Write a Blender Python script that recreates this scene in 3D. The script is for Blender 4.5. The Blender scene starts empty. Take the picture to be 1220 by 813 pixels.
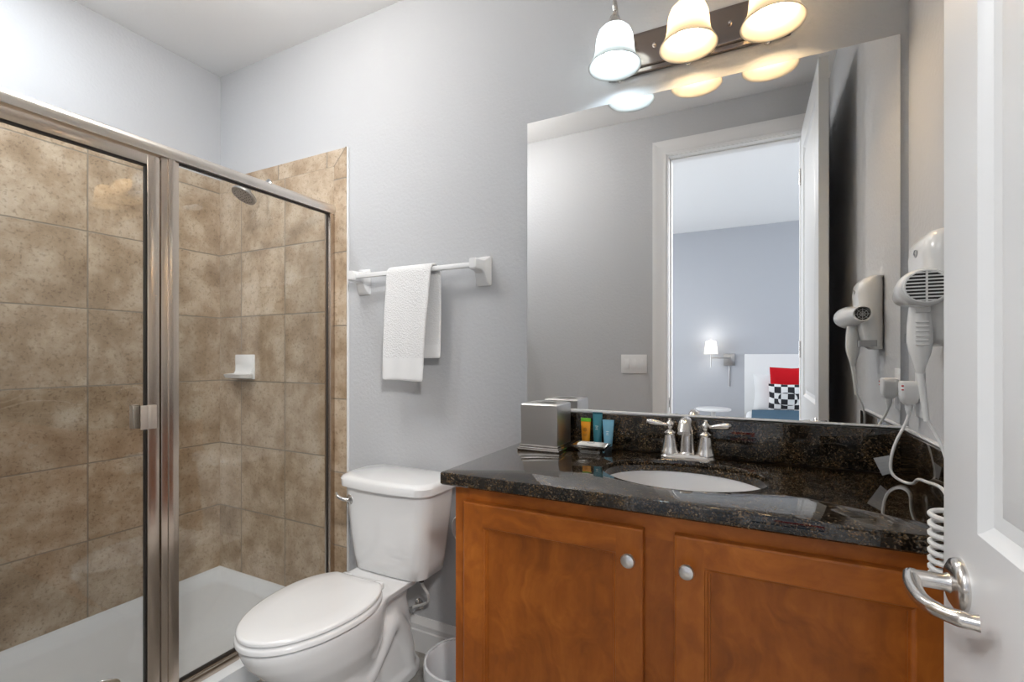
import bpy, bmesh, math, random
from mathutils import Vector, Matrix, Euler
random.seed(4)
sc = bpy.context.scene
C = sc.collection
PI = math.pi
R = math.radians

# ------------------------------------------------------------------ camera
CAMZ = 1.216
cd = bpy.data.cameras.new('camera'); cam = bpy.data.objects.new('camera', cd); C.objects.link(cam)
cam.location = (0, -1.6, CAMZ); cam.rotation_euler = (R(90), 0, R(26.8))
cd.sensor_width = 36; cd.lens = 571/1220*36; cd.shift_y = 17.5/1220; cd.clip_start = 0.01
sc.camera = cam
# ------------------------------------------------------------------ world, exposure, large lights
w = bpy.data.worlds.new('world'); sc.world = w; w.use_nodes = True
w.node_tree.nodes['Background'].inputs[0].default_value = (.75, .85, 1, 1)
w.node_tree.nodes['Background'].inputs[1].default_value = 1.0
sc.view_settings.view_transform = 'Standard'; sc.view_settings.look = 'None'
sc.view_settings.exposure = 0.4; sc.view_settings.gamma = 1.0
sc.view_settings.use_curve_mapping = False
E_FILLGLOBE, P_SHOWER, P_BEDFILL, P_ADDWIN, P_SCONCE = 27, 7.5, 12, 18, .9  # globe, bedroom can and window values drive added fill
BULB_WARM, BULB_COOL = 66, 55
P_FILL_R, P_FILL_L = 14, 7  # added fill spots aimed through the doorway

def area(name, loc, rot, size, power, col, shape='DISK', sy=None, spread=180):
    l = bpy.data.lights.new(name, 'AREA'); l.shape = shape; l.size = size
    if sy: l.size_y = sy
    l.energy = power; l.color = col; l.spread = R(spread)
    o = bpy.data.objects.new(name, l); C.objects.link(o); o.location = loc; o.rotation_euler = rot
    return o
CEIL_Z = 2.72
area('shower_lamp_light', (-2.10, -1.05, CEIL_Z-.012), (0, 0, 0), .13, P_SHOWER, (.86, .93, 1))
area('bedroom_fill_light', (-1.7, -3.0, CEIL_Z-.012), (0, 0, 0), .3, P_BEDFILL, (1, .97, .94))  # added bedroom fill in an unseen can
area('added_window_light', (2.40, -3.2, 1.45), (0, R(90), 0), 1.3, P_ADDWIN, (.90, .95, 1), 'RECTANGLE', 1.6)
area('added_window_light', (-2.55, -2.9, 1.45), (0, R(-90), 0), 1.3, P_ADDWIN, (.95, .97, 1), 'RECTANGLE', 1.6)  # both window lights are added fill, out of view

for p_, q_, e_ in (((.85, -2.35, 2.56), (-1.1, -.2, .7), P_FILL_R), ((-1.0, -2.35, 2.56), (.1, -.4, .7), P_FILL_L)):  # unseen spots added to fill the bathroom through the doorway
    area('doorway_fill_light', p_, (Vector(p_)-Vector(q_)).to_track_quat('Z', 'Y').to_euler(), .28, e_, (1, .97, .94), spread=100)
# ------------------------------------------------------------------ materials
def mat(name, col=(.8, .8, .8), rough=.5, metal=0, coat=0, spec=None):
    m = bpy.data.materials.new(name); m.use_nodes = True
    b = m.node_tree.nodes['Principled BSDF']
    b.inputs['Base Color'].default_value = (*col, 1); b.inputs['Roughness'].default_value = rough
    b.inputs['Metallic'].default_value = metal; b.inputs['Coat Weight'].default_value = coat
    if spec is not None: b.inputs['Specular IOR Level'].default_value = spec
    return m
def N(m, t, **kw):
    n = m.node_tree.nodes.new(t)
    for k, v in kw.items():
        if k in n.inputs.keys(): n.inputs[k].default_value = v
        else: setattr(n, k, v)
    return n
def L(m, a, b): m.node_tree.links.new(a, b)
def coords(m, scale=(1, 1, 1), rot=(0, 0, 0), loc=(0, 0, 0)):
    t = N(m, 'ShaderNodeTexCoord'); mp = N(m, 'ShaderNodeMapping')
    mp.inputs['Scale'].default_value = scale; mp.inputs['Rotation'].default_value = rot; mp.inputs['Location'].default_value = loc
    L(m, t.outputs['Object'], mp.inputs['Vector']); return mp.outputs['Vector']
def ramp(m, fac, stops):
    r = N(m, 'ShaderNodeValToRGB'); e = r.color_ramp.elements
    while len(e) < len(stops): e.new(.5)
    for i, (p, c) in enumerate(stops): e[i].position = p; e[i].color = (*c, 1)
    L(m, fac, r.inputs[0]); return r.outputs[0]
def bump(m, h, strength=.2, dist=.002, chain=None):
    b = N(m, 'ShaderNodeBump'); b.inputs['Strength'].default_value = strength; b.inputs['Distance'].default_value = dist
    L(m, h, b.inputs['Height'])
    if chain: L(m, chain, b.inputs['Normal'])
    L(m, b.outputs[0], m.node_tree.nodes['Principled BSDF'].inputs['Normal']); return b.outputs[0]
def BS(m): return m.node_tree.nodes['Principled BSDF']
def noise(m, v, scale, detail=4, rough=.55):
    n = N(m, 'ShaderNodeTexNoise'); n.inputs['Scale'].default_value = scale; n.inputs['Detail'].default_value = detail
    n.inputs['Roughness'].default_value = rough; L(m, v, n.inputs['Vector']); return n.outputs['Fac']

def paint(name, col, b=.22):
    m = mat(name, col, .85, spec=.25); v = coords(m)
    n = noise(m, v, 75, 3, .5); bump(m, n, b, .004); return m
M_wall = paint('wall_paint', (.515, .524, .54), .35)
M_wallb = paint('bedroom_wall_paint', (.46, .475, .51), .1)
M_ceil = paint('ceiling_paint', (.84, .84, .84), .08)
M_trim = mat('trim_white', (.78, .78, .78), .32)
M_door = mat('door_white', (.66, .675, .69), .36)
M_porc = mat('porcelain', (.80, .805, .81), .07, coat=.6)
M_sinkp = mat('sink_porcelain', (.80, .80, .81), .10, coat=.5)
M_acryl = mat('shower_pan_acrylic', (.74, .76, .78), .22)
M_plastic = mat('white_plastic', (.78, .78, .78), .28)
M_plastic2 = mat('dryer_plastic', (.72, .72, .71), .25, coat=.3)
M_greypl = mat('grey_plastic', (.35, .36, .37), .4)
M_black = mat('black_plastic', (.02, .02, .02), .4)
M_red = mat('red_button', (.6, .03, .03), .4)
M_mirror = mat('mirror_silver', (.90, .905, .905), 0.0, 1)
M_mirredge = mat('mirror_edge', (.12, .15, .14), .2)

def brushed(name, col, rough, axis=2):
    m = mat(name, col, rough, 1); s = [180, 180, 180]; s[axis] = 3
    v = coords(m, s); n = noise(m, v, 1.0, 2); bump(m, n, .02, .0006); return m
M_champ = brushed('champagne_metal', (.56, .48, .41), .27)
M_header = brushed('header_metal', (.72, .67, .62), .32, 1)
M_nickel = brushed('brushed_nickel', (.72, .69, .66), .2)
M_tissue = brushed('brushed_steel_cover', (.60, .58, .56), .36, 2)
M_plate = brushed('dark_nickel_plate', (.30, .25, .22), .2, 0)
M_chrome = mat('chrome', (.8, .8, .8), .08, 1)
M_knobm = mat('satin_knob', (.78, .75, .72), .28, 1)
M_head = mat('shower_head_metal', (.40, .39, .38), .3, 1)
M_brown = mat('dark_gasket', (.03, .025, .022), .5)

def glass_thin(name, tint=(.965, .968, .960), refl=1.0):
    m = bpy.data.materials.new(name); m.use_nodes = True; nt = m.node_tree
    nt.nodes.remove(nt.nodes['Principled BSDF'])
    out = nt.nodes['Material Output']
    tr = N(m, 'ShaderNodeBsdfTransparent'); tr.inputs[0].default_value = (*tint, 1)
    gl = N(m, 'ShaderNodeBsdfGlossy'); gl.inputs['Roughness'].default_value = 0.0; gl.inputs[0].default_value = (1, 1, 1, 1)
    f = N(m, 'ShaderNodeFresnel'); ge = N(m, 'ShaderNodeNewGeometry')
    mr = N(m, 'ShaderNodeMapRange'); mr.inputs[3].default_value = 1.5; mr.inputs[4].default_value = 1/1.5
    L(m, ge.outputs['Backfacing'], mr.inputs[0]); L(m, mr.outputs[0], f.inputs[0])
    mx = N(m, 'ShaderNodeMixShader')
    L(m, f.outputs[0], mx.inputs[0]); L(m, tr.outputs[0], mx.inputs[1]); L(m, gl.outputs[0], mx.inputs[2])
    L(m, mx.outputs[0], out.inputs[0]); return m
M_glass = glass_thin('shower_glass')

def tile_mat(name, ax, off=(0, 0), pitch=.333, rot=False):
    # ax = horizontal axis index used with z
    m = mat(name, (.5, .4, .3), .33)
    tc = N(m, 'ShaderNodeTexCoord'); sp = N(m, 'ShaderNodeSeparateXYZ'); L(m, tc.outputs['Object'], sp.inputs[0])
    def line(sock, o):
        a = N(m, 'ShaderNodeMath', operation='SUBTRACT'); L(m, sock, a.inputs[0]); a.inputs[1].default_value = o
        d = N(m, 'ShaderNodeMath', operation='DIVIDE'); L(m, a.outputs[0], d.inputs[0]); d.inputs[1].default_value = pitch
        fr = N(m, 'ShaderNodeMath', operation='FRACT'); L(m, d.outputs[0], fr.inputs[0])
        fl = N(m, 'ShaderNodeMath', operation='FLOOR'); L(m, d.outputs[0], fl.inputs[0])
        s = N(m, 'ShaderNodeMath', operation='SUBTRACT'); L(m, fr.outputs[0], s.inputs[0]); s.inputs[1].default_value = .5
        ab = N(m, 'ShaderNodeMath', operation='ABSOLUTE'); L(m, s.outputs[0], ab.inputs[0])
        return ab.outputs[0], fl.outputs[0]
    a1, f1 = line(sp.outputs[ax], off[0]); a2, f2 = line(sp.outputs[2], off[1])
    mxm = N(m, 'ShaderNodeMath', operation='MAXIMUM'); L(m, a1, mxm.inputs[0]); L(m, a2, mxm.inputs[1])
    g = N(m, 'ShaderNodeMapRange'); g.inputs[1].default_value = .489; g.inputs[2].default_value = .494
    L(m, mxm.outputs[0], g.inputs[0])
    # per tile offset
    cb = N(m, 'ShaderNodeCombineXYZ'); L(m, f1, cb.inputs[0]); L(m, f2, cb.inputs[1])
    wn = N(m, 'ShaderNodeTexWhiteNoise'); wn.noise_dimensions = '3D'; L(m, cb.outputs[0], wn.inputs['Vector'])
    sc_ = N(m, 'ShaderNodeVectorMath', operation='SCALE'); L(m, wn.outputs['Color'], sc_.inputs[0]); sc_.inputs['Scale'].default_value = 7
    ad = N(m, 'ShaderNodeVectorMath', operation='ADD'); L(m, tc.outputs['Object'], ad.inputs[0]); L(m, sc_.outputs[0], ad.inputs[1])
    v = ad.outputs[0]
    n1 = noise(m, v, 7, 6, .62)
    c1 = ramp(m, n1, [(.28, (.27, .185, .11)), (.46, (.41, .305, .205)), (.60, (.53, .43, .32)), (.78, (.62, .55, .455))])
    n2 = noise(m, v, 75, 5, .75)
    c2 = ramp(m, n2, [(.0, (.16, .12, .08)), (.395, (.30, .23, .16)), (.455, (1, 1, 1)), (1, (1, 1, 1))])
    mx = N(m, 'ShaderNodeMix', data_type='RGBA', blend_type='MULTIPLY'); mx.inputs[0].default_value = .45
    L(m, c1, mx.inputs[6]); L(m, c2, mx.inputs[7])
    tv = N(m, 'ShaderNodeMapRange'); tv.inputs[3].default_value = .93; tv.inputs[4].default_value = 1.07; L(m, wn.outputs['Value'], tv.inputs[0])
    hs = N(m, 'ShaderNodeHueSaturation'); L(m, tv.outputs[0], hs.inputs['Value']); L(m, mx.outputs[2], hs.inputs['Color'])
    gm = N(m, 'ShaderNodeMix', data_type='RGBA'); L(m, g.outputs[0], gm.inputs[0]); L(m, hs.outputs[0], gm.inputs[6])
    gm.inputs[7].default_value = (.27, .225, .175, 1)
    L(m, gm.outputs[2], BS(m).inputs['Base Color'])
    iv = N(m, 'ShaderNodeMath', operation='SUBTRACT'); iv.inputs[0].default_value = 1; L(m, g.outputs[0], iv.inputs[1])
    b1 = bump(m, iv.outputs[0], .6, .003); bump(m, n2, .12, .002, b1)
    return m
M_tileL = tile_mat('shower_tile_side', 1, (-.25, .086))
M_tileB = tile_mat('shower_tile_back', 0, (-2.377, .086))
M_tileE = tile_mat('shower_tile_edge', 0, (-1.84, .02))
M_tileT = tile_mat('shower_tile_cap', 0, (-2.09, 1.95))

def floor_mat():
    m = mat('floor_tile', (.3, .3, .3), .35); v = coords(m)
    br = N(m, 'ShaderNodeTexBrick'); br.offset = 0; br.inputs['Scale'].default_value = 1
    br.inputs['Brick Width'].default_value = .34; br.inputs['Row Height'].default_value = .34; br.inputs['Mortar Size'].default_value = .004
    L(m, v, br.inputs['Vector'])
    c = ramp(m, noise(m, v, 9, 6, .7), [(.3, (.17, .155, .135)), (.5, (.30, .285, .26)), (.7, (.46, .45, .43))])
    mx = N(m, 'ShaderNodeMix', data_type='RGBA'); L(m, br.outputs['Fac'], mx.inputs[0]); L(m, c, mx.inputs[6]); mx.inputs[7].default_value = (.3, .28, .26, 1)
    L(m, mx.outputs[2], BS(m).inputs['Base Color']); return m
M_floor = floor_mat()

def granite():
    m = mat('black_brown_granite', (.02, .015, .01), .04, coat=.5)
    v = coords(m)
    vo = N(m, 'ShaderNodeTexVoronoi'); vo.inputs['Scale'].default_value = 330; L(m, v, vo.inputs['Vector'])
    sx = N(m, 'ShaderNodeSeparateColor'); L(m, vo.outputs['Color'], sx.inputs[0])
    c0 = ramp(m, sx.outputs[0], [(0, (.008, .0065, .005)), (.42, (.018, .014, .010)), (.62, (.038, .028, .018)), (.82, (.070, .051, .032)), (.95, (.12, .09, .06)), (1, (.20, .17, .13))])
    c1 = ramp(m, noise(m, v, 26, 5, .7), [(.38, (.22, .22, .22)), (.50, (.85, .8, .75)), (.64, (1.7, 1.4, 1.0))])
    mx = N(m, 'ShaderNodeMix', data_type='RGBA', blend_type='MULTIPLY'); mx.inputs[0].default_value = 1
    L(m, c0, mx.inputs[6]); L(m, c1, mx.inputs[7]); L(m, mx.outputs[2], BS(m).inputs['Base Color']); return m
M_gran = granite()

def wood(name, horiz=False, k=1.0):
    m = mat(name, (.3, .1, .03), .38, coat=.05, spec=.35)
    v = coords(m, (2.2, 9, 18) if horiz else (16, 9, 2.0))
    dis = noise(m, coords(m, (1, 1, 1)), 3.0, 3)
    wv = N(m, 'ShaderNodeVectorMath', operation='ADD'); L(m, v, wv.inputs[0])
    s3 = N(m, 'ShaderNodeVectorMath', operation='SCALE'); cb = N(m, 'ShaderNodeCombineXYZ')
    for i in range(3): L(m, dis, cb.inputs[i])
    L(m, cb.outputs[0], s3.inputs[0]); s3.inputs['Scale'].default_value = 5; L(m, s3.outputs[0], wv.inputs[1])
    n1 = noise(m, wv.outputs[0], 1.6, 7, .6)
    n2 = noise(m, coords(m, (1, 1, 1)), 6.0, 4, .6)
    mm = N(m, 'ShaderNodeMath', operation='ADD'); L(m, n1, mm.inputs[0]); L(m, n2, mm.inputs[1])
    h = N(m, 'ShaderNodeMath', operation='MULTIPLY'); L(m, mm.outputs[0], h.inputs[0]); h.inputs[1].default_value = .5
    c = ramp(m, h.outputs[0], [(.30, (.22*k, .060*k, .010*k)), (.46, (.35*k, .096*k, .012*k)), (.58, (.45*k, .132*k, .018*k)), (.72, (.56*k, .182*k, .032*k))])
    L(m, c, BS(m).inputs['Base Color']); bump(m, n1, .05, .001); return m
M_wood = wood('cabinet_wood', False, 1.08); M_woodh = wood('cabinet_wood_rail', True, 1.15)

FILL_SPOTS = (((.85, -2.35, 2.56), (-1.1, -.2, .7), P_FILL_R), ((-1.0, -2.35, 2.56), (.1, -.4, .7), P_FILL_L))  # same added fill spots, used for their unseen fixtures
def emis(name, col, s):
    m = mat(name, col, .5); b = BS(m); b.inputs['Emission Color'].default_value = (*col, 1); b.inputs['Emission Strength'].default_value = s; return m
M_lampdisc = emis('lit_diffuser', (1, .97, .93), 3)
M_bulbw = emis('warm_bulb', (1, .70, .38), BULB_WARM)
M_bulbc = emis('cool_bulb', (.74, .90, 1), BULB_COOL)
def shade_mat(name, col):
    m = mat(name, tuple(c*.8 for c in col), .35); nt = m.node_tree; out = nt.nodes['Material Output']
    tl = N(m, 'ShaderNodeBsdfTranslucent'); tl.inputs[0].default_value = (*col, 1)
    mx = N(m, 'ShaderNodeMixShader'); mx.inputs[0].default_value = .60
    L(m, BS(m).outputs[0], mx.inputs[1]); L(m, tl.outputs[0], mx.inputs[2]); L(m, mx.outputs[0], out.inputs[0]); return m
M_shade = shade_mat('frosted_glass_shade', (.60, .59, .57))
M_fabshade = shade_mat('fabric_shade', (.9, .88, .84))

def cloth(name, col, scale=260, s=.6, dist=.003):
    m = mat(name, col, .9, spec=.2); v = coords(m)
    ck = N(m, 'ShaderNodeTexVoronoi'); ck.inputs['Scale'].default_value = scale; L(m, v, ck.inputs['Vector'])
    bump(m, ck.outputs['Distance'], s, dist); return m
M_towel = cloth('towel_cotton', (.76, .76, .76), 170, .6, .003)
M_hem = cloth('towel_hem', (.80, .80, .80), 900, .15)
M_sheet = cloth('white_bedding', (.78, .79, .80), 60, .2)
M_blue = cloth('blue_blanket', (.06, .115, .17), 50, .6)
M_redp = cloth('red_cushion', (.55, .008, .015), 200, .3)
M_headb = mat('headboard_white', (.72, .73, .74), .5)
def checker():
    m = mat('checker_cushion', (.8, .8, .8), .85); v = coords(m)
    ck = N(m, 'ShaderNodeTexChecker'); ck.inputs['Scale'].default_value = 17; ck.inputs[1].default_value = (.015, .015, .02, 1); ck.inputs[2].default_value = (.8, .8, .8, 1)
    L(m, v, ck.inputs['Vector']); L(m, ck.outputs['Color'], BS(m).inputs['Base Color']); return m
M_check = checker()
M_orange = mat('orange_tube', (.90, .36, .01), .3); M_green = mat('green_crimp', (.18, .60, .04), .3)
M_teal = mat('teal_tube', (.045, .22, .27), .28); M_teald = mat('teal_crimp', (.02, .12, .16), .3)
M_lblue = mat('light_blue_tube', (.20, .46, .62), .28); M_dgrey = mat('dark_cap', (.03, .04, .05), .3)
M_paper = mat('soap_paper', (.75, .75, .73), .5); M_ink = mat('print_ink', (.35, .36, .38), .6)
M_whiteink = mat('white_print', (.8, .85, .85), .5); M_darkor = mat('brown_print', (.45, .18, .01), .5)
M_tp = mat('toilet_paper', (.82, .82, .82), .9)
M_cord = mat('cord_white', (.76, .76, .75), .4)
def tagm():
    m = mat('clear_tag', (.75, .76, .76), .3); b = BS(m); b.inputs['Alpha'].default_value = .55; return m
M_tag = tagm()
M_bin = mat('bin_plastic', (.72, .74, .76), .4)
M_addedpane = emis('added_window_glow', (.8, .9, 1), 2.0)  # glow for the panes of the added windows
M_disht = mat('dish_metal', (.45, .44, .42), .15, 1)

# ------------------------------------------------------------------ helpers
def tag(o, label, cat, group=None):
    o['label'] = label; o['category'] = cat
    if group: o['group'] = group
    return o
def thing(name, label, cat, loc, group=None):
    o = bpy.data.objects.new(name, None); C.objects.link(o); o.location = loc; o.empty_display_size = .05
    return tag(o, label, cat, group)
def wloc(p):
    v = Vector((0, 0, 0))
    while p is not None: v += p.location; p = p.parent
    return v
def obj(name, bm, m, parent=None, smooth=True, angle=35, origin=None):
    """link bm (world coordinates) as one mesh object; children are moved into their parent's frame"""
    bmesh.ops.remove_doubles(bm, verts=bm.verts, dist=1e-6)
    bmesh.ops.recalc_face_normals(bm, faces=bm.faces)
    me = bpy.data.meshes.new(name)
    base = wloc(parent)
    o_w = Vector(origin) if origin is not None else (base if parent is not None else Vector((0, 0, 0)))
    bmesh.ops.translate(bm, verts=bm.verts, vec=-o_w)
    bm.to_mesh(me); bm.free()
    for mm in (m if isinstance(m, (list, tuple)) else [m]): me.materials.append(mm)
    if smooth:
        for p in me.polygons: p.use_smooth = True
        me.set_sharp_from_angle(angle=R(angle))
    o = bpy.data.objects.new(name, me); C.objects.link(o)
    o.location = o_w - base
    if parent is not None: o.parent = parent
    return o
def st(o): o['kind'] = 'structure'; return o
def NB(): return bmesh.new()
def setmat(faces, i):
    for f in faces: f.material_index = i
def bx(bm, lo, hi, bev=0, seg=2, mi=0, rot=None, piv=None):
    r = bmesh.ops.create_cube(bm, size=1); vs = r['verts']
    for v in vs:
        v.co = Vector([lo[i] + (v.co[i]+.5)*(hi[i]-lo[i]) for i in range(3)])
    fs = list({f for v in vs for f in v.link_faces})
    if bev > 0:
        es = list({e for v in vs for e in v.link_edges})
        rr = bmesh.ops.bevel(bm, geom=es, offset=bev, segments=seg, affect='EDGES', profile=.5)
        fs = list(set([f for f in fs if f.is_valid] + rr['faces'])); vs = list({v for f in fs for v in f.verts})
    setmat(fs, mi)
    if rot is not None:
        p = Vector(piv) if piv else (Vector(lo)+Vector(hi))/2
        bmesh.ops.rotate(bm, verts=vs, cent=p, matrix=Euler(rot).to_matrix())
    return vs
def frame_from(d):
    d = d.normalized(); up = Vector((0, 0, 1)) if abs(d.z) < .95 else Vector((1, 0, 0))
    a = d.cross(up).normalized(); b = a.cross(d).normalized(); return a, b
def loft(bm, rings, cap=True, mi=0, closed=True):
    vr = [[bm.verts.new(p) for p in r] for r in rings]; fs = []
    n = len(vr[0])
    for i in range(len(vr)-1):
        for j in range(n if closed else n-1):
            k = (j+1) % n
            fs.append(bm.faces.new((vr[i][j], vr[i][k], vr[i+1][k], vr[i+1][j])))
    if cap:
        fs.append(bm.faces.new(vr[0][::-1])); fs.append(bm.faces.new(vr[-1]))
    setmat(fs, mi); return vr
def tube(bm, pts, r, n=10, mi=0, cap=True):
    pts = [Vector(p) for p in pts]; rs = r if isinstance(r, (list, tuple)) else [r]*len(pts)
    rings = []; pa = None
    for i, p in enumerate(pts):
        d = pts[min(i+1, len(pts)-1)] - pts[max(i-1, 0)]
        d.normalize()
        if pa is None: a, b = frame_from(d)
        else:
            a = (pa - d*pa.dot(d)).normalized(); b = d.cross(a).normalized()
            b = -b if False else b
        pa = a; b = d.cross(a).normalized()
        rings.append([p + (a*math.cos(2*PI*k/n) + b*math.sin(2*PI*k/n))*rs[i] for k in range(n)])
    loft(bm, rings, cap, mi)
def spline(pts, k=6):
    pts = [Vector(p) for p in pts]; out = []
    for i in range(len(pts)-1):
        p0 = pts[max(i-1, 0)]; p1 = pts[i]; p2 = pts[i+1]; p3 = pts[min(i+2, len(pts)-1)]
        for s in range(k):
            t = s/k
            out.append(.5*((2*p1) + (p2-p0)*t + (2*p0-5*p1+4*p2-p3)*t*t + (3*p1-p0-3*p2+p3)*t**3))
    out.append(pts[-1]); return out
def lathe(bm, prof, cen, axis=(0, 0, 1), n=32, mi=0, cap=True, sx=1, sy=1):
    axis = Vector(axis).normalized(); a, b = frame_from(axis); cen = Vector(cen)
    rings = [[cen + axis*h + (a*math.cos(2*PI*k/n)*sx + b*math.sin(2*PI*k/n)*sy)*max(r, 1e-5) for k in range(n)] for r, h in prof]
    loft(bm, rings, cap, mi)
def rrect(cx, cy, z, hx, hy, rad, n=6, bow=0):
    pts = []
    rad = min(rad, hx*.999, hy*.999)
    for q, (sx, sy) in enumerate([(1, 1), (-1, 1), (-1, -1), (1, -1)]):
        for k in range(n+1):
            a = PI/2*q + PI/2*k/n
            x = sx*(hx-rad) + rad*math.cos(a); y = sy*(hy-rad) + rad*math.sin(a)
            if bow and y < 0: y -= bow*(1-(x/hx)**2)
            pts.append(Vector((cx+x, cy+y, z)))
    return pts
def rrect_b(cx, cy, z, hx, hy, rad, bow, n=6, m=8):
    """rounded rectangle with subdivided, bowed front (-y) edge"""
    p = rrect(cx, cy, z, hx, hy, rad, n)
    i = 3*(n+1)-1                      # last point of 3rd corner, then 4th corner begins
    a, b = p[i], p[i+1]
    mid = [a.lerp(b, (k+1)/(m+1)) for k in range(m)]
    out = p[:i+1] + mid + p[i+1:]
    for q in out:
        if q.y < cy: q.y -= bow*(1-((q.x-cx)/hx)**2)*min(1, (cy-q.y)/hy)
    return out
def egg(cx, y0, y1, z, hw, n=48, back=.6, pw=2.0, sq=2.3):
    """elongated bowl outline; y0 = back (towards wall), y1 = front"""
    yc = y0 + (y1-y0)*.42; pts = []
    for k in range(n):
        a = 2*PI*k/n; c, s = math.cos(a), math.sin(a)
        if s < 0: e = 2.0; L_ = abs(y1-yc)
        else: e = sq; L_ = abs(y0-yc)
        x = hw*math.copysign(abs(c)**(2/e), c); y = yc + L_*math.copysign(abs(s)**(2/e), s)
        pts.append(Vector((cx+x, y, z)))
    return pts
def panel_face(bm, us, vs, panels, prof, fn, mi=0, mip=None):
    """grid face with recessed panels; prof = [(inset, depth)...]; fn(u,v,d)->Vector"""
    for i in range(len(us)-1):
        for j in range(len(vs)-1):
            u0, u1, v0, v1 = us[i], us[i+1], vs[j], vs[j+1]
            if (i, j) not in panels:
                f = bm.faces.new([bm.verts.new(fn(u, v, 0)) for u, v in ((u0, v0), (u1, v0), (u1, v1), (u0, v1))]); f.material_index = mi
            else:
                rings = []
                for ins, d in [(0, 0)]+prof:
                    rings.append([fn(u, v, d) for u, v in ((u0+ins, v0+ins), (u1-ins, v0+ins), (u1-ins, v1-ins), (u0+ins, v1-ins))])
                vr = loft(bm, rings, False, mi)
                f = bm.faces.new(vr[-1]); f.material_index = mi if mip is None else mip
def slabbox(bm, lo, hi): return bx(bm, lo, hi)

# ------------------------------------------------------------------ setting
XL, XR, YB, YF = -2.57, .364, 0.0, -1.50
b = NB(); bx(b, (XL-.1, YF-.06, -.08), (XR+.1, .1, 0)); st(obj('floor', b, M_floor, smooth=False))
b = NB(); bx(b, (XL-.1, YF-.12, CEIL_Z), (XR+.1, .1, CEIL_Z+.08)); st(obj('ceiling', b, M_ceil, smooth=False))
b = NB(); bx(b, (XL-.1, 0, 0), (XR+.1, .1, CEIL_Z)); st(obj('wall_back', b, M_wall, smooth=False))
b = NB(); bx(b, (XL-.1, YF, 0), (XL, 0, CEIL_Z)); st(obj('wall_left', b, M_wall, smooth=False))
b = NB(); bx(b, (XR, YF, 0), (XR+.1, 0, CEIL_Z)); st(obj('wall_right', b, M_wall, smooth=False))
OX0, OX1, DH = -.472, .240, 2.45
b = NB()
bx(b, (XL-.1, YF-.12, 0), (OX0-.02, YF, CEIL_Z)); bx(b, (OX1+.02, YF-.12, 0), (XR+.1, YF, CEIL_Z)); bx(b, (OX0-.02, YF-.12, DH+.02), (OX1+.02, YF, CEIL_Z))
st(obj('wall_front', b, M_wall, smooth=False))
# shower tile on the walls
b = NB(); bx(b, (XL, YF+.005, .088), (XL+.012, -.0001, 2.155)); st(obj('wall_shower_side', b, M_tileL, smooth=False))
b = NB(); bx(b, (XL+.012, -.012, .088), (-1.712, 0, 2.082)); st(obj('wall_shower_back', b, M_tileB, smooth=False))
b = NB()
v = [(-1.712, .0), (-1.637, .0), (-1.637, 2.155), (-1.712, 2.082)]
def prism_xz(bm, poly, y0, y1):
    loft(bm, [[Vector((x, y0, z)) for x, z in poly], [Vector((x, y1, z)) for x, z in poly]])
prism_xz(b, v, -.013, 0); st(obj('trim_1', b, M_tileE, smooth=False))
b = NB(); prism_xz(b, [(XL+.012, 2.082), (-1.7125, 2.082), (-1.638, 2.1545), (XL+.012, 2.1545)], -.013, 0); st(obj('trim_2', b, M_tileT, smooth=False))
b = NB(); prism_xz(b, [(-1.716, 2.080), (-1.712, 2.078), (-1.635, 2.156), (-1.640, 2.158)], -.0134, -.003); st(obj('trim_3', b, mat('grout', (.27, .225, .175), .8), smooth=False))
b = NB(); bx(b, (-1.637, -.010, .0), (-1.630, 0, 2.157), .001); st(obj('trim_4', b, M_trim))
# baseboards
def baseboard(name, pts_fn, a0, a1):
    prof = [(0, 0), (.017, 0), (.017, .085), (.013, .090), (.013, .103), (.016, .106), (.016, .112), (.009, .128), (.006, .138), (0, .138)]
    bm = NB(); loft(bm, [[pts_fn(a0, d, z) for d, z in prof], [pts_fn(a1, d, z) for d, z in prof]]); return st(obj(name, bm, M_trim, angle=20))
baseboard('baseboard_back', lambda a, d, z: Vector((a, -d, z)), -1.63, -.722)
baseboard('baseboard_front', lambda a, d, z: Vector((a, YF+d, z)), -1.62, OX0-.10)
# door casing + jamb (room side and bedroom side)
def casing(name, yf, sgn):
    prof = [(0, 0), (0, .012), (.012, .018), (.03, .014), (.06, .018), (.078, .022), (.09, .022), (.09, 0)]
    bm = NB()
    for (x0, s) in ((OX0, -1), (OX1, 1)):
        rings = []
        for z0, z1 in ((0, None), (DH, 1)):
            rings.append([Vector((x0 + s*(.004+u), yf + sgn*d, 0 if z1 is None else DH+.004+u)) for u, d in prof])
        loft(bm, rings)
    rings = []
    for x0, s in ((OX0, -1), (OX1, 1)):
        rings.append([Vector((x0 + s*(.004+u), yf + sgn*d, DH+.004+u)) for u, d in prof])
    loft(bm, rings)
    return st(obj(name, bm, M_trim, angle=25))
casing('trim_5', YF, 1); casing('trim_6', YF-.12, -1)
b = NB()
bx(b, (OX0-.02, YF-.12, 0), (OX0, YF, DH+.02)); bx(b, (OX1, YF-.12, 0), (OX1+.02, YF, DH+.02)); bx(b, (OX0, YF-.12, DH), (OX1, YF, DH+.02))
bx(b, (OX0, YF-.10, 0), (OX0+.010, YF-.045, DH), .002); bx(b, (OX1-.010, YF-.10, 0), (OX1, YF-.045, DH), .002); bx(b, (OX0+.01, YF-.10, DH-.010), (OX1-.01, YF-.045, DH), .002)
jamb = st(obj('trim_7', b, M_trim, smooth=False))
b = NB(); bx(b, (OX0-.0005, YF-.030, .895), (OX0+.0015, YF-.002, .955), .0005); bx(b, (OX0-.0002, YF-.02, .915), (OX0+.0018, YF-.011, .935), mi=1)
obj('strike_plate', b, [M_nickel, M_black], jamb)

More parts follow.
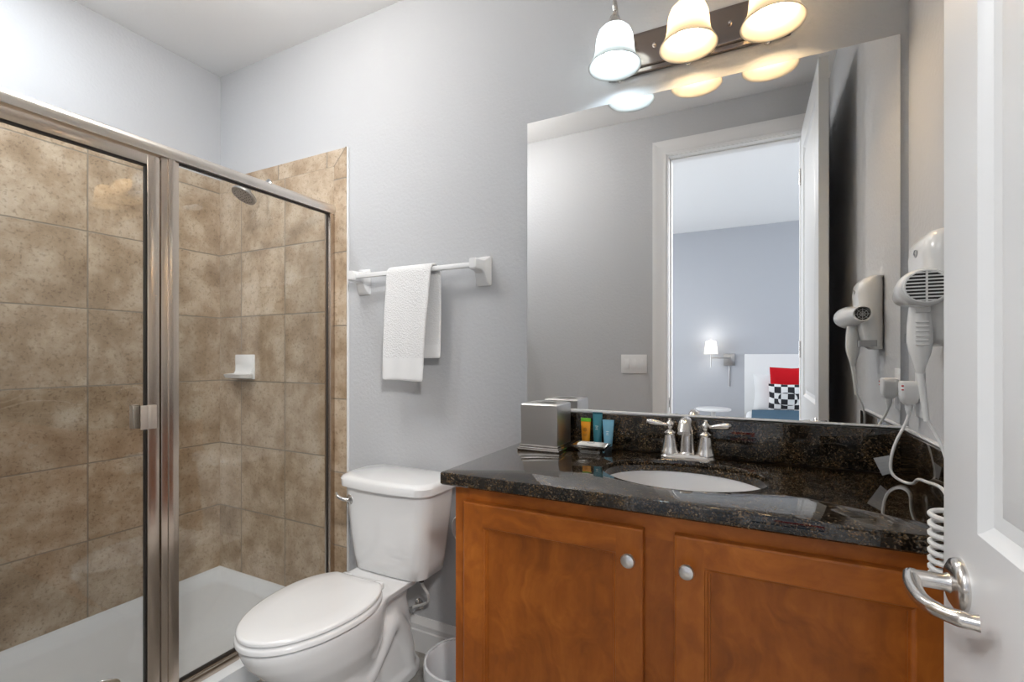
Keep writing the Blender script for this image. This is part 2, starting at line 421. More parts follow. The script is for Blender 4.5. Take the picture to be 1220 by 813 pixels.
# door leaf, open 90 degrees; visible face looks to -X
leaf_y0, leaf_y1 = -.733, -1.478
def leafx(y): return .236 + (y-leaf_y0)/(leaf_y1-leaf_y0)*(-.006)
b = NB()
TH = .035
us = [0, .115, .745-.115, .745]; vsz = [.012, .23, .80, 1.005, 2.32, 2.44]
prof = [(.004, .004), (.014, .010), (.030, .012), (.055, .004), (.062, .003)]
panel_face(b, us, vsz, {(1, 1), (1, 3)}, prof, lambda u, v, d: Vector((leafx(leaf_y0-u)+d, leaf_y0-u, v)))
panel_face(b, us, vsz, {(1, 1), (1, 3)}, prof, lambda u, v, d: Vector((leafx(leaf_y0-u)+TH-d, leaf_y0-u, v)))
for (u, v, w_, h) in (): pass
def q(bm, *ps): bm.faces.new([bm.verts.new(Vector(p)) for p in ps])
for y in (leaf_y0, leaf_y1):
    for k in range(len(vsz)-1):
        q(b, (leafx(y), y, vsz[k]), (leafx(y)+TH, y, vsz[k]), (leafx(y)+TH, y, vsz[k+1]), (leafx(y), y, vsz[k+1]))
for z in (vsz[0], vsz[-1]):
    for k in range(3):
        y0, y1 = leaf_y0-us[k], leaf_y0-us[k+1]
        q(b, (leafx(y0), y0, z), (leafx(y0)+TH, y0, z), (leafx(y1)+TH, y1, z), (leafx(y1), y1, z))
door = st(obj('door_1', b, M_door, origin=(.236, leaf_y1, 0), angle=20))
HY, HZ = -.798, .924
hx = leafx(HY)
def lever(side):
    s = -1 if side == 0 else 1; x0 = hx if side == 0 else hx+TH
    bm = NB(); lathe(bm, [(.033, 0), (.033, .004), (.031, .008), (.024, .012), (.012, .013)], (x0, HY, HZ), (s, 0, 0), 40)
    rose = obj('rose', bm, M_nickel, door)
    bm = NB()
    reach = .052 if side == 0 else .045
    lathe(bm, [(.0135, .010), (.0125, .014), (.0105, .018), (.0105, reach-.004), (.0115, reach), (.008, reach+.003)], (x0, HY, HZ), (s, 0, 0), 24)
    c = Vector((x0+s*reach*.92, HY, HZ))
    pts = spline([c+Vector((0, .006, 0)), c+Vector((s*.005, -.014, -.002)), c+Vector((s*.007, -.040, -.004)), c+Vector((s*.005, -.066, -.004)), c+Vector((-s*.006, -.089, -.003)), c+Vector((-s*.022, -.103, -.001)), c+Vector((-s*.032, -.107, 0))], 5)
    n = len(pts); tube(bm, pts, [.0105-.003*i/n if i < n*.55 else .0088 - .0005*math.sin(i) for i in range(n)], 14)
    obj('lever', bm, M_nickel, door)
lever(0); lever(1)
b = NB(); bx(b, (hx+.006, leaf_y0-.001, HZ-.028), (hx+.030, leaf_y0+.0012, HZ+.028), .0005); bx(b, (hx+.012, leaf_y0, HZ-.008), (hx+.024, leaf_y0+.008, HZ+.008), .003)
obj('latch_plate', b, M_nickel, door)
for z in (.25, 1.25, 2.2):
    b = NB(); lathe(b, [(.006, -.045), (.006, .045)], (leafx(leaf_y1)-.004, leaf_y1-.004, z), n=12)
    bx(b, (leafx(leaf_y1)-.001, leaf_y1-.003, z-.044), (leafx(leaf_y1)+.03, leaf_y1-.0003, z+.044)); obj('hinge', b, M_nickel, door)

# bedroom shell
BX0, BX1, BY1 = -2.6, 2.45, -4.6
b = NB(); bx(b, (BX0, BY1, -.08), (BX1, YF-.06, 0)); st(obj('floor_bedroom', b, mat('carpet', (.42, .39, .35), .95), smooth=False))
b = NB(); bx(b, (BX0, BY1, CEIL_Z), (BX1, YF-.12, CEIL_Z+.08)); st(obj('ceiling_bedroom', b, M_ceil, smooth=False))
b = NB(); bx(b, (BX0, BY1-.1, 0), (BX1, BY1, CEIL_Z)); st(obj('wall_bedroom_far', b, M_wallb, smooth=False))
b = NB(); bx(b, (BX0-.1, BY1, 0), (BX0, YF-.12, CEIL_Z)); st(obj('wall_bedroom_left', b, M_wallb, smooth=False))
b = NB(); bx(b, (BX1, BY1, 0), (BX1+.1, YF-.12, CEIL_Z)); st(obj('wall_bedroom_right', b, M_wallb, smooth=False))
b = NB(); bx(b, (XR+.1, YF-.12, 0), (BX1, YF-.02, CEIL_Z)); st(obj('wall_bedroom_near', b, M_wallb, smooth=False))
def added_window(name, xi, s, y0, y1):
    b = NB()
    def bb(a, z0, z1, yy0, yy1): bx(b, (min(xi, xi-s*a), yy0, z0), (max(xi, xi-s*a), yy1, z1), .004)
    bb(.04, .72, 2.18, y0-.06, y0); bb(.04, .72, 2.18, y1, y1+.06); bb(.04, .72, .78, y0, y1); bb(.04, 2.12, 2.18, y0, y1); bb(.03, .78, 2.12, (y0+y1)/2-.02, (y0+y1)/2+.02)
    win = st(obj(name, b, M_trim)); b = NB(); bx(b, (min(xi-s*.002, xi-s*.01), y0, .78), (max(xi-s*.002, xi-s*.01), y1, 2.12)); obj('pane', b, M_addedpane, win, smooth=False)
added_window('added_window_1', BX1, 1, -4.0, -2.4); added_window('added_window_2', BX0, -1, -3.7, -2.1)  # unseen windows added for even fill light

# ceiling lamps: shower can; globe, bedroom can and spots added as unseen fill
t = thing('fill_globe_lamp', 'added white glass globe fill lamp on the bathroom ceiling, out of view', 'lamp', (-1.45, -.80, CEIL_Z))  # globe added to brighten ceiling and walls
b = NB(); lathe(b, [(.075, 0), (.078, -.01), (.072, -.030), (.055, -.045), (.055, -.052)], (-1.45, -.80, CEIL_Z), n=36); obj('canopy', b, M_trim, t)
b = NB(); lathe(b, [(.12*math.sin(a), -.16+.12*math.cos(a)) for a in [.42+(PI-.4201)*k/18 for k in range(19)]], (-1.45, -.80, CEIL_Z), n=40); obj('globe', b, emis('fill_globe_glow', (1, .965, .92), E_FILLGLOBE), t)
def can(name, x, y, r, label):
    t = thing(name, label, 'lamp', (x, y, CEIL_Z))
    b = NB(); lathe(b, [(r+.025, 0), (r+.025, -.004), (r+.01, -.008), (r, -.004), (r, 0)], (x, y, CEIL_Z), n=36, cap=False); obj('rim', b, M_trim, t)
    b = NB(); lathe(b, [(r-.001, -.002), (r-.001, -.006), (.001, -.007)], (x, y, CEIL_Z), n=36); obj('diffuser', b, M_lampdisc, t)
can('recessed_lamp', -2.10, -1.05, .075, 'small recessed round lamp in the ceiling above the shower')
can('recessed_lamp', -1.7, -3.0, .16, 'added wide recessed round fill lamp in the bedroom ceiling, out of view')  # can added out of view to brighten the bedroom

for k, (p_, q_, e_) in enumerate(FILL_SPOTS):  # housings around the added doorway fill
    d_ = (Vector(q_)-Vector(p_)).normalized(); p_ = Vector(p_)
    t = thing('fill_spot', ('added white fill spot on the bedroom ceiling right of the doorway, out of view', 'added white fill spot on the bedroom ceiling left of the doorway, out of view')[k], 'lamp', (p_.x, p_.y, CEIL_Z))
    b = NB(); lathe(b, [(.05, 0), (.05, -.015), (.012, -.02), (.012, -.09)], (p_.x, p_.y, CEIL_Z), n=24); obj('ceiling_mount', b, M_trim, t)
    b = NB(); lathe(b, [(.05, -.10), (.09, -.09), (.150, -.002), (.153, .012), (.147, .012), (.144, -.004), (.001, -.02)], p_, d_, 28, cap=False); obj('fill_spot_head', b, M_trim, t)
# ------------------------------------------------------------------ shower
XG = -1.725
t = thing('shower_pan', 'white acrylic shower pan with raised rim on the shower floor', 'shower pan', (-2.13, -.75, 0))
b = NB()
x0, x1, y0, y1 = XL+.001, -1.655, YF+.001, -.001
def rct(ix0, ix1, iy, z, r=.03): return rrect((x0+ix0+x1-ix1)/2, (y0+y1)/2, z, (x1-ix1-x0-ix0)/2, (y1-y0)/2-iy, r, 5)
rings = [rct(0, 0, 0, 0, .002), rct(0, 0, 0, .088, .002), rct(.003, .003, .003, .0895, .004), rct(.022, .105, .022, .0895, .02), rct(.035, .118, .035, .080, .03), rct(.065, .135, .055, .052, .05), rct(.09, .16, .08, .046, .06), rct(.33, .36, .6, .036, .05)]
loft(b, rings); obj('basin', b, M_acryl, t, angle=50)
b = NB(); lathe(b, [(.055, 0), (.055, .003), (.048, .005), (.045, .003), (.001, .003)], (-2.06, -.745, .0365), n=32); obj('drain', b, M_chrome, t)

t = thing('shower_enclosure', 'framed clear glass shower enclosure with champagne metal frame on the pan curb', 'shower enclosure', (XG, -.75, .09))
ZT0, ZT1 = 1.862, 1.902
b = NB()
hp = [(-.020, 0), (-.020, .026), (-.015, .036), (-.005, .041), (.008, .041), (.018, .035), (.023, .024), (.023, .012), (.019, .006), (.019, 0)]
loft(b, [[Vector((XG+d, y, ZT0+z)) for d, z in hp] for y in (YF+.001, -.0135)]); obj('header_rail', b, M_header, t, angle=40)
b = NB(); bx(b, (XG-.018, -.040, .118), (XG+.018, -.0135, ZT0), .002); bx(b, (XG-.004, -.044, .118), (XG+.004, -.040, ZT0), mi=1); obj('wall_jamb', b, [M_champ, M_brown], t)
b = NB(); bx(b, (XG-.018, -.728, .118), (XG+.014, -.674, ZT0), .002); bx(b, (XG+.014, -.708, .118), (XG+.018, -.688, ZT0), .001)
bx(b, (XG-.005, -.674, .118), (XG+.005, -.670, ZT0), mi=1); obj('post', b, [M_champ, M_brown], t)
b = NB(); bx(b, (XG-.022, YF+.001, .0895), (XG+.022, -.0135, .106), .002); bx(b, (XG-.012, YF+.001, .106), (XG+.016, -.0135, .120), .003)
obj('bottom_track', b, M_champ, t)
b = NB(); bx(b, (XG-.003, -.672, .121), (XG+.003, -.0415, ZT0+.001)); obj('fixed_glass', b, M_glass, t, smooth=False)
b = NB(); bx(b, (XG-.0045, -.672, .1205), (XG+.0045, -.0415, .128)); obj('gasket', b, M_brown, t, smooth=False)
b = NB(); bx(b, (XG-.0045, -.672, ZT0-.006), (XG+.0045, -.0415, ZT0)); obj('gasket', b, M_brown, t, smooth=False)
# door
dy0, dy1, dz0, dz1 = -.733, YF+.012, .126, 1.855
b = NB()
bx(b, (XG-.012, dy0-.034, dz0), (XG+.014, dy0, dz1), .002); bx(b, (XG-.012, dy1, dz0), (XG+.014, dy1+.034, dz1), .002)
bx(b, (XG-.012, dy1+.034, dz1-.034), (XG+.014, dy0-.034, dz1), .002); bx(b, (XG-.012, dy1+.034, dz0), (XG+.014, dy0-.034, dz0+.03), .002)
df = obj('door_frame', b, M_champ, t)
b = NB(); bx(b, (XG-.003, dy1+.033, dz0+.029), (XG+.003, dy0-.033, dz1-.033)); obj('glass', b, M_glass, df, smooth=False)
g0, g1 = dy1+.034, dy0-.034
for lo, hi in (((g1-.004, dz0+.03), (g1, dz1-.034)), ((g0, dz0+.03), (g0+.004, dz1-.034)), ((g0, dz1-.038), (g1, dz1-.034)), ((g0, dz0+.03), (g1, dz0+.034))):
    b = NB(); bx(b, (XG-.005, lo[0], lo[1]), (XG+.009, hi[0], hi[1])); obj('gasket', b, M_brown, df, smooth=False)
b = NB(); bx(b, (XG+.014, -.772, .985), (XG+.030, -.748, 1.060), .002); bx(b, (XG+.022, -.792, .985), (XG+.028, -.748, 1.060), .0015); bx(b, (XG-.035, -.795, .985), (XG-.012, -.775, 1.060), .002, mi=1)
obj('handle', b, [mat('handle_metal', (.60, .53, .46), .5, .7), M_champ], df)

t = thing('shower_fixture', 'round grey metal shower head on an arm high on the tiled wall', 'shower', (-2.165, -.012, 2.07))
b = NB(); lathe(b, [(.028, 0), (.028, .003), (.018, .010), (.010, .012)], (-2.165, -.012, 2.07), (0, -1, 0), 28); obj('flange', b, M_chrome, t)
b = NB(); tube(b, spline([(-2.165, -.02, 2.07), (-2.165, -.06, 2.066), (-2.165, -.095, 2.045), (-2.165, -.118, 2.015)], 5), .009, 14); obj('arm', b, M_chrome, t)
b = NB(); ax = Vector((-.05, -.50, -.86)).normalized()
lathe(b, [(.010, -.012), (.014, 0), (.016, .012), (.028, .022), (.050, .030), (.056, .036), (.056, .046), (.052, .048), (.046, .046), (.001, .046)], Vector((-2.165, -.118, 2.015)), ax, 40); hd = obj('head', b, M_head, t)
b = NB(); a_, b_ = frame_from(ax)
for rr, nn in ((.014, 6), (.028, 12), (.041, 18)):
    for k in range(nn):
        c = Vector((-2.165, -.118, 2.015)) + ax*.046 + (a_*math.cos(2*PI*k/nn)+b_*math.sin(2*PI*k/nn))*rr
        lathe(b, [(.0022, 0), (.0016, .002)], c, ax, 6)
o = obj('nozzles', b, M_black, hd)

t = thing('soap_dish', 'white ceramic soap dish on the tiled wall near the shower corner', 'soap dish', (-2.34, -.012, 1.09))
b = NB(); bx(b, (-2.415, -.022, 1.095), (-2.265, -.012, 1.222), .004)
def sd(y, z, hx, r): return [Vector((p.x, p.y, p.z)) for p in rrect(-2.34, y, z, hx, .045, r, 6)]
loft(b, [rrect(-2.34, -.034, 1.096, .060, .018, .012), rrect(-2.34, -.050, 1.104, .074, .034, .02), rrect(-2.34, -.054, 1.122, .077, .038, .02), rrect(-2.34, -.054, 1.124, .071, .033, .02), rrect(-2.34, -.052, 1.112, .064, .028, .02)])
obj('dish', b, M_porc, t)
# quarter-round web between plate and tray
b = NB(); rings = []
for k in range(7):
    a = PI/2*k/6
    rings.append([Vector((x, -.022 - .022*(1-math.sin(a)), 1.120+.05*(1-math.cos(a)))) for x in (-2.405, -2.275)] + [Vector((x, -.0215, 1.120+.05*(1-math.cos(a)))) for x in (-2.275, -2.405)])
loft(b, rings); obj('web', b, M_porc, t)

# ------------------------------------------------------------------ toilet
TX = -1.25
t = thing('toilet', 'white two piece toilet with closed oval lid beside the shower glass', 'toilet', (TX, -.4, 0))
b = NB()
TC = -1.235
tk = [(.392, .150, .080, .05, .0), (.398, .166, .088, .05, .006), (.45, .175, .092, .05, .010), (.60, .195, .098, .05, .014), (.714, .205, .102, .05, .016)]
loft(b, [rrect_b(TC, -.128, z, hx, hy, r, bw) for z, hx, hy, r, bw in tk]); obj('tank', b, M_porc, t, angle=60)
b = NB()
tl = [(.712, .207, .104), (.716, .218, .114), (.742, .220, .116), (.752, .214, .110), (.757, .200, .096)]
loft(b, [rrect_b(TC, -.130, z, hx, hy, .055, .022) for z, hx, hy in tl]); obj('tank_lid', b, M_porc, t, angle=40)
lp = Vector((TC-.155, -.229, .662))
b = NB(); lathe(b, [(.020, 0), (.020, .005), (.014, .009), (.008, .012)], lp, (-.25, -1, 0), 24)
tube(b, spline([lp+Vector((0, -.012, 0)), lp+Vector((-.02, -.022, .003)), lp+Vector((-.045, -.024, .012)), lp+Vector((-.062, -.016, .018))], 5), [.007]*6+[.0065]*5+[.006]*5, 12)
obj('flush_lever', b, M_chrome, t)
b = NB()
bw = [(0.0, -.20, -.60, .112), (.03, -.20, -.60, .110), (.06, -.23, -.575, .098), (.13, -.27, -.57, .098), (.20, -.28, -.62, .118), (.27, -.28, -.685, .150), (.33, -.275, -.735, .163), (.37, -.27, -.755, .169), (.398, -.27, -.757, .169)]
loft(b, [egg(TX, y0, y1, z, hw) for z, y0, y1, hw in bw])
loft(b, [rrect(TX, yc, z, hx, hy, r) for z, hx, hy, r, yc in ((0, .105, .17, .07, -.24), (.035, .105, .17, .07, -.24), (.05, .09, .15, .06, -.24), (.20, .078, .14, .06, -.24), (.30, .078, .12, .05, -.25), (.345, .09, .13, .05, -.26), (.362, .122, .145, .04, -.27), (.392, .133, .152, .03, -.27))])
# trapway swell on both sides
for s in (-1, 1):
    tube(b, spline([(TX+s*.07, -.48, .20), (TX+s*.075, -.40, .13), (TX+s*.07, -.31, .19), (TX+s*.066, -.24, .25), (TX+s*.06, -.17, .15), (TX+s*.06, -.15, .03)], 5), .042, 14)
bowl = obj('bowl', b, M_porc, t)
md = bowl.modifiers.new('remesh', 'REMESH'); md.mode = 'VOXEL'; md.voxel_size = .007; md.use_smooth_shade = True
md = bowl.modifiers.new('smooth', 'SMOOTH'); md.factor = .7; md.iterations = 8
def seatring(y0, y1, z, hw):
    out = []
    for p in egg(TX+.006, y0+.035, y1, z, hw, sq=2.1, n=72, back=.6): out.append(Vector((p.x, min(p.y, y0), z)))
    return out
def seat_slab(z0, z1, y0, y1, hw, r=.006):
    bm = NB(); L_ = []
    for z, i in ((z0, r*.8), (z0+r*.5, 0), (z1-r, 0), (z1-r*.4, r*.35), (z1, r*1.4)):
        L_.append(seatring(y0-i, y1+i, z, hw-i))
    if z1 > .43:
        L_.append(seatring(y0-.04, y1+.08, z1+.003, hw-.06))
    loft(bm, L_); return bm
obj('seat', seat_slab(.400, .419, -.335, -.768, .175), M_porc, t, angle=50)
obj('lid', seat_slab(.4225, .438, -.335, -.764, .171), M_porc, t, angle=50)
for s in (-1, 1):
    b = NB(); bx(b, (TX+s*.075-.02, -.335, .398), (TX+s*.075+.02, -.300, .424), .008, 3); obj('seat_hinge', b, M_porc, t)
    b = NB(); lathe(b, [(.017, 0), (.017, .008), (.013, .018), (.005, .023), (.001, .024)], (TX+s*.095, -.30, .036), n=20); obj('bolt_cap', b, M_porc, t)
b = NB(); lathe(b, [(.016, 0), (.016, .012), (.010, .016), (.010, .03)], (TC+.115, -.14, .393), (0, 0, -1), 8); obj('tank_nut', b, M_brown, t)
t2 = t
b = NB(); tube(b, spline([(TC+.105, -.13, .37), (TC+.100, -.11, .33), (TC+.108, -.09, .29), (TC+.08, -.06, .24), (TC+.005, -.05, .20)], 6), .0055, 10); obj('supply_hose', b, M_cord, t2)['label'] = 'thin white water hose'
b = NB(); lathe(b, [(.022, 0), (.022, .003), (.009, .006), (.009, .04), (.012, .042), (.012, .06), (.006, .062)], (TC+.00, -.0005, .19), (0, -1, 0), 18); obj('supply_valve', b, M_chrome, t2)

# trash can
t = thing('trash_can', 'round open pale plastic trash can between toilet and wooden cabinet', 'trash can', (-.862, -.262, 0))
b = NB(); lathe(b, [(.085, .001), (.089, .004), (.113, .19), (.118, .205), (.121, .207), (.1205, .213), (.115, .214), (.1105, .205), (.085, .012), (.001, .010)], (-.862, -.262, 0), n=48); obj('bin', b, M_bin, t)
b = NB(); rings = []
for r0, z in ((.1235, .165), (.1245, .205), (.1235, .2165), (.116, .2175), (.112, .205), (.108, .16), (.09, .03), (.001, .02)):
    rings.append([Vector((-.862+(r0+.0004*math.sin(9*a+z*40))*math.cos(a), -.262+(r0+.0004*math.sin(9*a+z*40))*math.sin(a), z + (.004*math.sin(5*a) if z == .165 else 0))) for a in [2*PI*k/60 for k in range(60)]])
loft(b, rings, False)
ml = mat('bin_liner', (.8, .82, .84), .3); BS(ml).inputs['Alpha'].default_value = .6
obj('liner', b, ml, t)
# toilet paper
t = thing('toilet_paper_holder', 'toilet paper roll on a holder on the left side of the cabinet', 'toilet paper', (-.722, -.36, .70))
b = NB(); lathe(b, [(.046, -.048), (.048, -.046), (.048, .046), (.046, .048), (.019, .048), (.019, -.048)], (-.774, -.335, .695), (0, 1, 0), 36, cap=False); bm_ = b; obj('roll', b, M_tp, t)
b = NB(); lathe(b, [(.0085, -.056), (.0085, .056)], (-.774, -.335, .695), (0, 1, 0), 16)
for s in (-1, 1): bx(b, (-.782, -.335+s*.056-.003, .687), (-.7208, -.335+s*.056+.003, .703), .002)
obj('bracket', b, M_nickel, t)

# ------------------------------------------------------------------ towel bar and towel
t = thing('towel_bar', 'white ceramic towel bar on the grey wall above the toilet', 'towel bar', (-1.232, 0, 1.56))
BZ, BY = 1.556, -.068
for px, s in ((-1.536, 1), (-.928, -1)):
    b = NB()
    for zz, hh in (((1), (1)),):
        pass
    # flared bracket: wide wall plate narrowing to the socket block
    prof = [(.0, .060, .045), (.006, .060, .045), (.010, .057, .042), (.020, .046, .036), (.034, .034, .030), (.050, .028, .027), (.082, .027, .025), (.088, .022, .020)]
    rings = []
    for d, hz, hx in prof:
        up = .012 + (.058-.012)*0
        ztop = BZ+ (.040 if d < .008 else .040 - .018*min(1, (d-.006)/.03)); zbot = BZ - (hz+.012) + (.02 if d > .03 else 0)
        zc = (ztop+zbot)/2; hzz = (ztop-zbot)/2
        rings.append([Vector((px + q_.x, -d, zc + q_.y)) for q_ in rrect(0, 0, 0, hx*.72, hzz, .006, 3)])
    loft(b, rings); obj('bracket', b, M_porc, t, angle=30)
b = NB(); bx(b, (-1.530, BY-.0095, BZ-.0095), (-.934, BY+.0095, BZ+.0095), .003); obj('bar', b, M_porc, t)

t = thing('hand_towel', 'white folded hand towel hanging over the white towel bar', 'towel', (-1.22, BY, BZ))
def towel():
    path = []
    zf, zb = 1.115, 1.205
    for k in range(25): path.append((BY-.022-.006*math.sin(k/24*PI)-.002*(1-k/24), zf+(BZ-zf)*k/24, 0))
    for k in range(1, 10):
        a = PI - PI*k/10; path.append((BY+.0185*math.cos(a)-.001, BZ+.0185*math.sin(a)*.95, 1))
    for k in range(20): path.append((BY+.019+.004*math.sin(k/19*PI), BZ-(BZ-zb)*k/19, 2))
    return path
P = towel(); b = NB(); nW = 16; g = []
for i, (y, z, s) in enumerate(P):
    row = []
    f = (BZ-z)/(BZ-1.115) if z < BZ else 0
    if s == 0: xl = -1.334-.016*f; xr = -1.112-.038*f
    elif s == 1: xl = -1.334+.01*(i-25)/9; xr = -1.112+.014*(i-25)/9
    else: xl = -1.322+.0*f; xr = -1.096-.002*f
    for j in range(nW+1):
        u = j/nW; wv = .0035*math.sin(u*7+f*2)*f + .002*math.sin(u*15+1)*f
        row.append(b.verts.new((xl+(xr-xl)*u, y-wv*(1 if s != 2 else .5), z+.002*math.sin(u*5)*(f > .97))))
    g.append(row)
for i in range(len(g)-1):
    for j in range(nW):
        f = b.faces.new((g[i][j], g[i][j+1], g[i+1][j+1], g[i+1][j]))
        zz = P[i][1]; f.material_index = 1 if (P[i][2] == 0 and zz < 1.205) or (P[i][2] == 2 and zz < 1.275) else 0
o = obj('cloth', b, [M_towel, M_hem], t, angle=80)
md = o.modifiers.new('solid', 'SOLIDIFY'); md.thickness = .009; md.offset = 0; md.use_rim = True
md = o.modifiers.new('sub', 'SUBSURF'); md.levels = 1; md.render_levels = 1

# ------------------------------------------------------------------ vanity
VX0, VX1, VYF = -.721, XR-.001, -.510
ZC1 = .906; ZC0 = .871
t = thing('vanity_cabinet', 'orange brown wooden vanity cabinet with two panel doors below the granite', 'cabinet', (-.18, -.25, 0))
b = NB()
bx(b, (VX0, VYF, .10), (VX0+.018, -.001, ZC0)); bx(b, (VX1-.018, VYF+.02, .10), (VX1, -.001, ZC0)); bx(b, (VX0+.018, VYF+.02, .10), (VX1-.018, -.001, .118)); bx(b, (VX0+.018, -.012, .118), (VX1-.018, -.001, ZC0))
bx(b, (VX0+.0, VYF+.07, 0), (VX1, VYF+.085, .10)); bx(b, (VX0, VYF+.085, 0), (VX0+.018, -.001, .10))
obj('carcass', b, M_wood, t, smooth=False)
b = NB()
fy0, fy1 = VYF-.001, VYF+.019
bx(b, (VX0, fy0, .10), (VX0+.045, fy1, ZC0), .0008); bx(b, (-.235, fy0, .14), (-.135, fy1, ZC0-.060), .0); bx(b, (VX1-.060, fy0, .10), (VX1, fy1, ZC0))
bx(b, (VX0+.045, fy0, ZC0-.060), (VX1-.060, fy1, ZC0), mi=1); bx(b, (VX0+.045, fy0, .10), (VX1-.060, fy1, .14), mi=1)
obj('face_frame', b, [M_wood, M_woodh], t, smooth=False)
def cab_door(x0, x1, z0, z1, kx, kz):
    yb, yf = VYF-.002, VYF-.021
    bm = NB(); W = .060
    def fn(u, v, d): return Vector((u, yf+d, v))
    pf = [(.0015, .0025), (.006, .004), (.0075, .0075), (.011, .0075), (.0115, .011)]
    us = [x0+.005, x0+W, x1-W, x1-.005]; vs_ = [z0+.005, z0+W, z1-W, z1-.005]
    # stiles (vertical grain) and rails (horizontal grain)
    for i in range(3):
        for j in range(3):
            if (i, j) == (1, 1): continue
            f = bm.faces.new([bm.verts.new(fn(u, v, 0)) for u, v in ((us[i], vs_[j]), (us[i+1], vs_[j]), (us[i+1], vs_[j+1]), (us[i], vs_[j+1]))])
            f.material_index = 1 if i == 1 else 0
    rings = [[fn(u, v, d) for u, v in ((us[1]+s, vs_[1]+s), (us[2]-s, vs_[1]+s), (us[2]-s, vs_[2]-s), (us[1]+s, vs_[2]-s))] for s, d in [(0, 0)]+pf]
    vr = loft(bm, rings, False); bm.faces.new(vr[-1])
    outer = [(0.005, 0), (.001, .002), (0, .007), (0, .019)]
    rings = [[fn(u, v, d) for u, v in ((x0+s, z0+s), (x1-s, z0+s), (x1-s, z1-s), (x0+s, z1-s))] for s, d in outer]
    vr = loft(bm, rings, False); bm.faces.new(vr[-1])
    d = obj('door', bm, [M_wood, M_woodh], t, angle=25)
    bm = NB(); lathe(bm, [(.007, 0), (.006, .003), (.0055, .012), (.010, .016), (.0155, .021), (.016, .024), (.014, .028), (.008, .031), (.001, .0315)], (kx, yf, kz), (0, -1, 0), 32)
    obj('knob', bm, M_knobm, d)
cab_door(-.686, -.218, .125, .833, -.246, .768)
cab_door(-.1526, .3146, .125, .833, -.125, .768)

# countertop with elliptical cut-out
SX, SY, SA, SB = -.172, -.270, .205, .165
def ell(k, n, a=SA, b_=SB): an = 2*PI*k/n; return (SX+a*math.cos(an), SY+b_*math.sin(an))
b = NB()
cx0, cx1, cy0, cy1 = -.749, XR-.001, -.542, -.001
n = 96
def on_rect(k):
    an = 2*PI*k/n; c, s = math.cos(an), math.sin(an)
    tt = min(((cx1-SX)/c if c > 0 else (cx0-SX)/c) if abs(c) > 1e-9 else 9, ((cy1-SY)/s if s > 0 else (cy0-SY)/s) if abs(s) > 1e-9 else 9)
    return [SX+c*tt, SY+s*tt]
rp = [on_rect(k) for k in range(n)]
for cxy in ((cx0, cy0), (cx1, cy0), (cx1, cy1), (cx0, cy1)):
    k = min(range(n), key=lambda i: (rp[i][0]-cxy[0])**2+(rp[i][1]-cxy[1])**2); rp[k] = list(cxy)
def insetp(p, d): return Vector((min(max(p[0], cx0+d), cx1-d), min(max(p[1], cy0+d), cy1-d), 0))
rings = []
for (d, z) in ((0, ZC0+.004), (0, ZC1-.005), (.0015, ZC1-.0015), (.005, ZC1)):
    rings.append([insetp(p, d) + Vector((0, 0, z)) for p in rp])
for (a, z) in ((.0025, ZC1), (.001, ZC1-.001), (0, ZC1-.004), (0, ZC0+.0)):
    rings.append([Vector((*ell(k, n, SA+a, SB+a), z)) for k in range(n)])
rings.append([insetp(p, .004) + Vector((0, 0, ZC0)) for p in rp]); rings.append(rings[0])
loft(b, rings, False)
tag(obj('countertop', b, M_gran, angle=25), 'polished dark speckled granite countertop with oval sink cut-out on the cabinet', 'countertop')
b = NB(); bx(b, (cx0, -.021, ZC1+.0002), (XR-.001, -.001, 1.019), .001); tag(obj('backsplash', b, M_gran), 'long dark granite backsplash strip below the mirror', 'backsplash')
b = NB(); bx(b, (XR-.020, -.535, ZC1+.0002), (XR-.001, -.0215, 1.019), .001); tag(obj('backsplash', b, M_gran), 'short dark granite side splash along the right wall beneath the hair dryer', 'backsplash')
b = NB(); bx(b, (cx0, -.013, 1.0192), (XR-.001, -.0008, 1.0305), .003); bx(b, (XR-.013, -.53, 1.0192), (XR-.001, -.013, 1.026), .003); st(obj('trim_8', b, M_trim))

# sink
t = thing('sink', 'oval white undermount sink in the granite countertop', 'sink', (SX, SY, ZC0-.14))
b = NB(); rings = []
for a, bb, z in ((.030, .030, -.0005), (.002, .002, -.0005), (-.001, -.001, -.008), (-.006, -.006, -.035), (-.02, -.018, -.075), (-.05, -.042, -.11), (-.10, -.08, -.132), (-.16, -.125, -.140), (-.182, -.143, -.1405)):
    rings.append([Vector((*ell(k, 64, SA+a, SB+bb), ZC0+z)) for k in range(64)])
for a, bb, z in ((-.182, -.143, -.150), (-.10, -.08, -.146), (-.04, -.03, -.12), (.004, .004, -.04), (.006, .006, -.012), (.030, .030, -.012)):
    rings.append([Vector((*ell(k, 64, SA+a, SB+bb), ZC0+z)) for k in range(64)])
rings.append(rings[0]); loft(b, rings, False); obj('basin', b, M_sinkp, t, angle=60)
b = NB(); lathe(b, [(.022, 0), (.0215, .003), (.018, .004), (.012, .002), (.001, .004)], (SX, SY, ZC0-.1408), n=28); obj('drain', b, M_nickel, t)

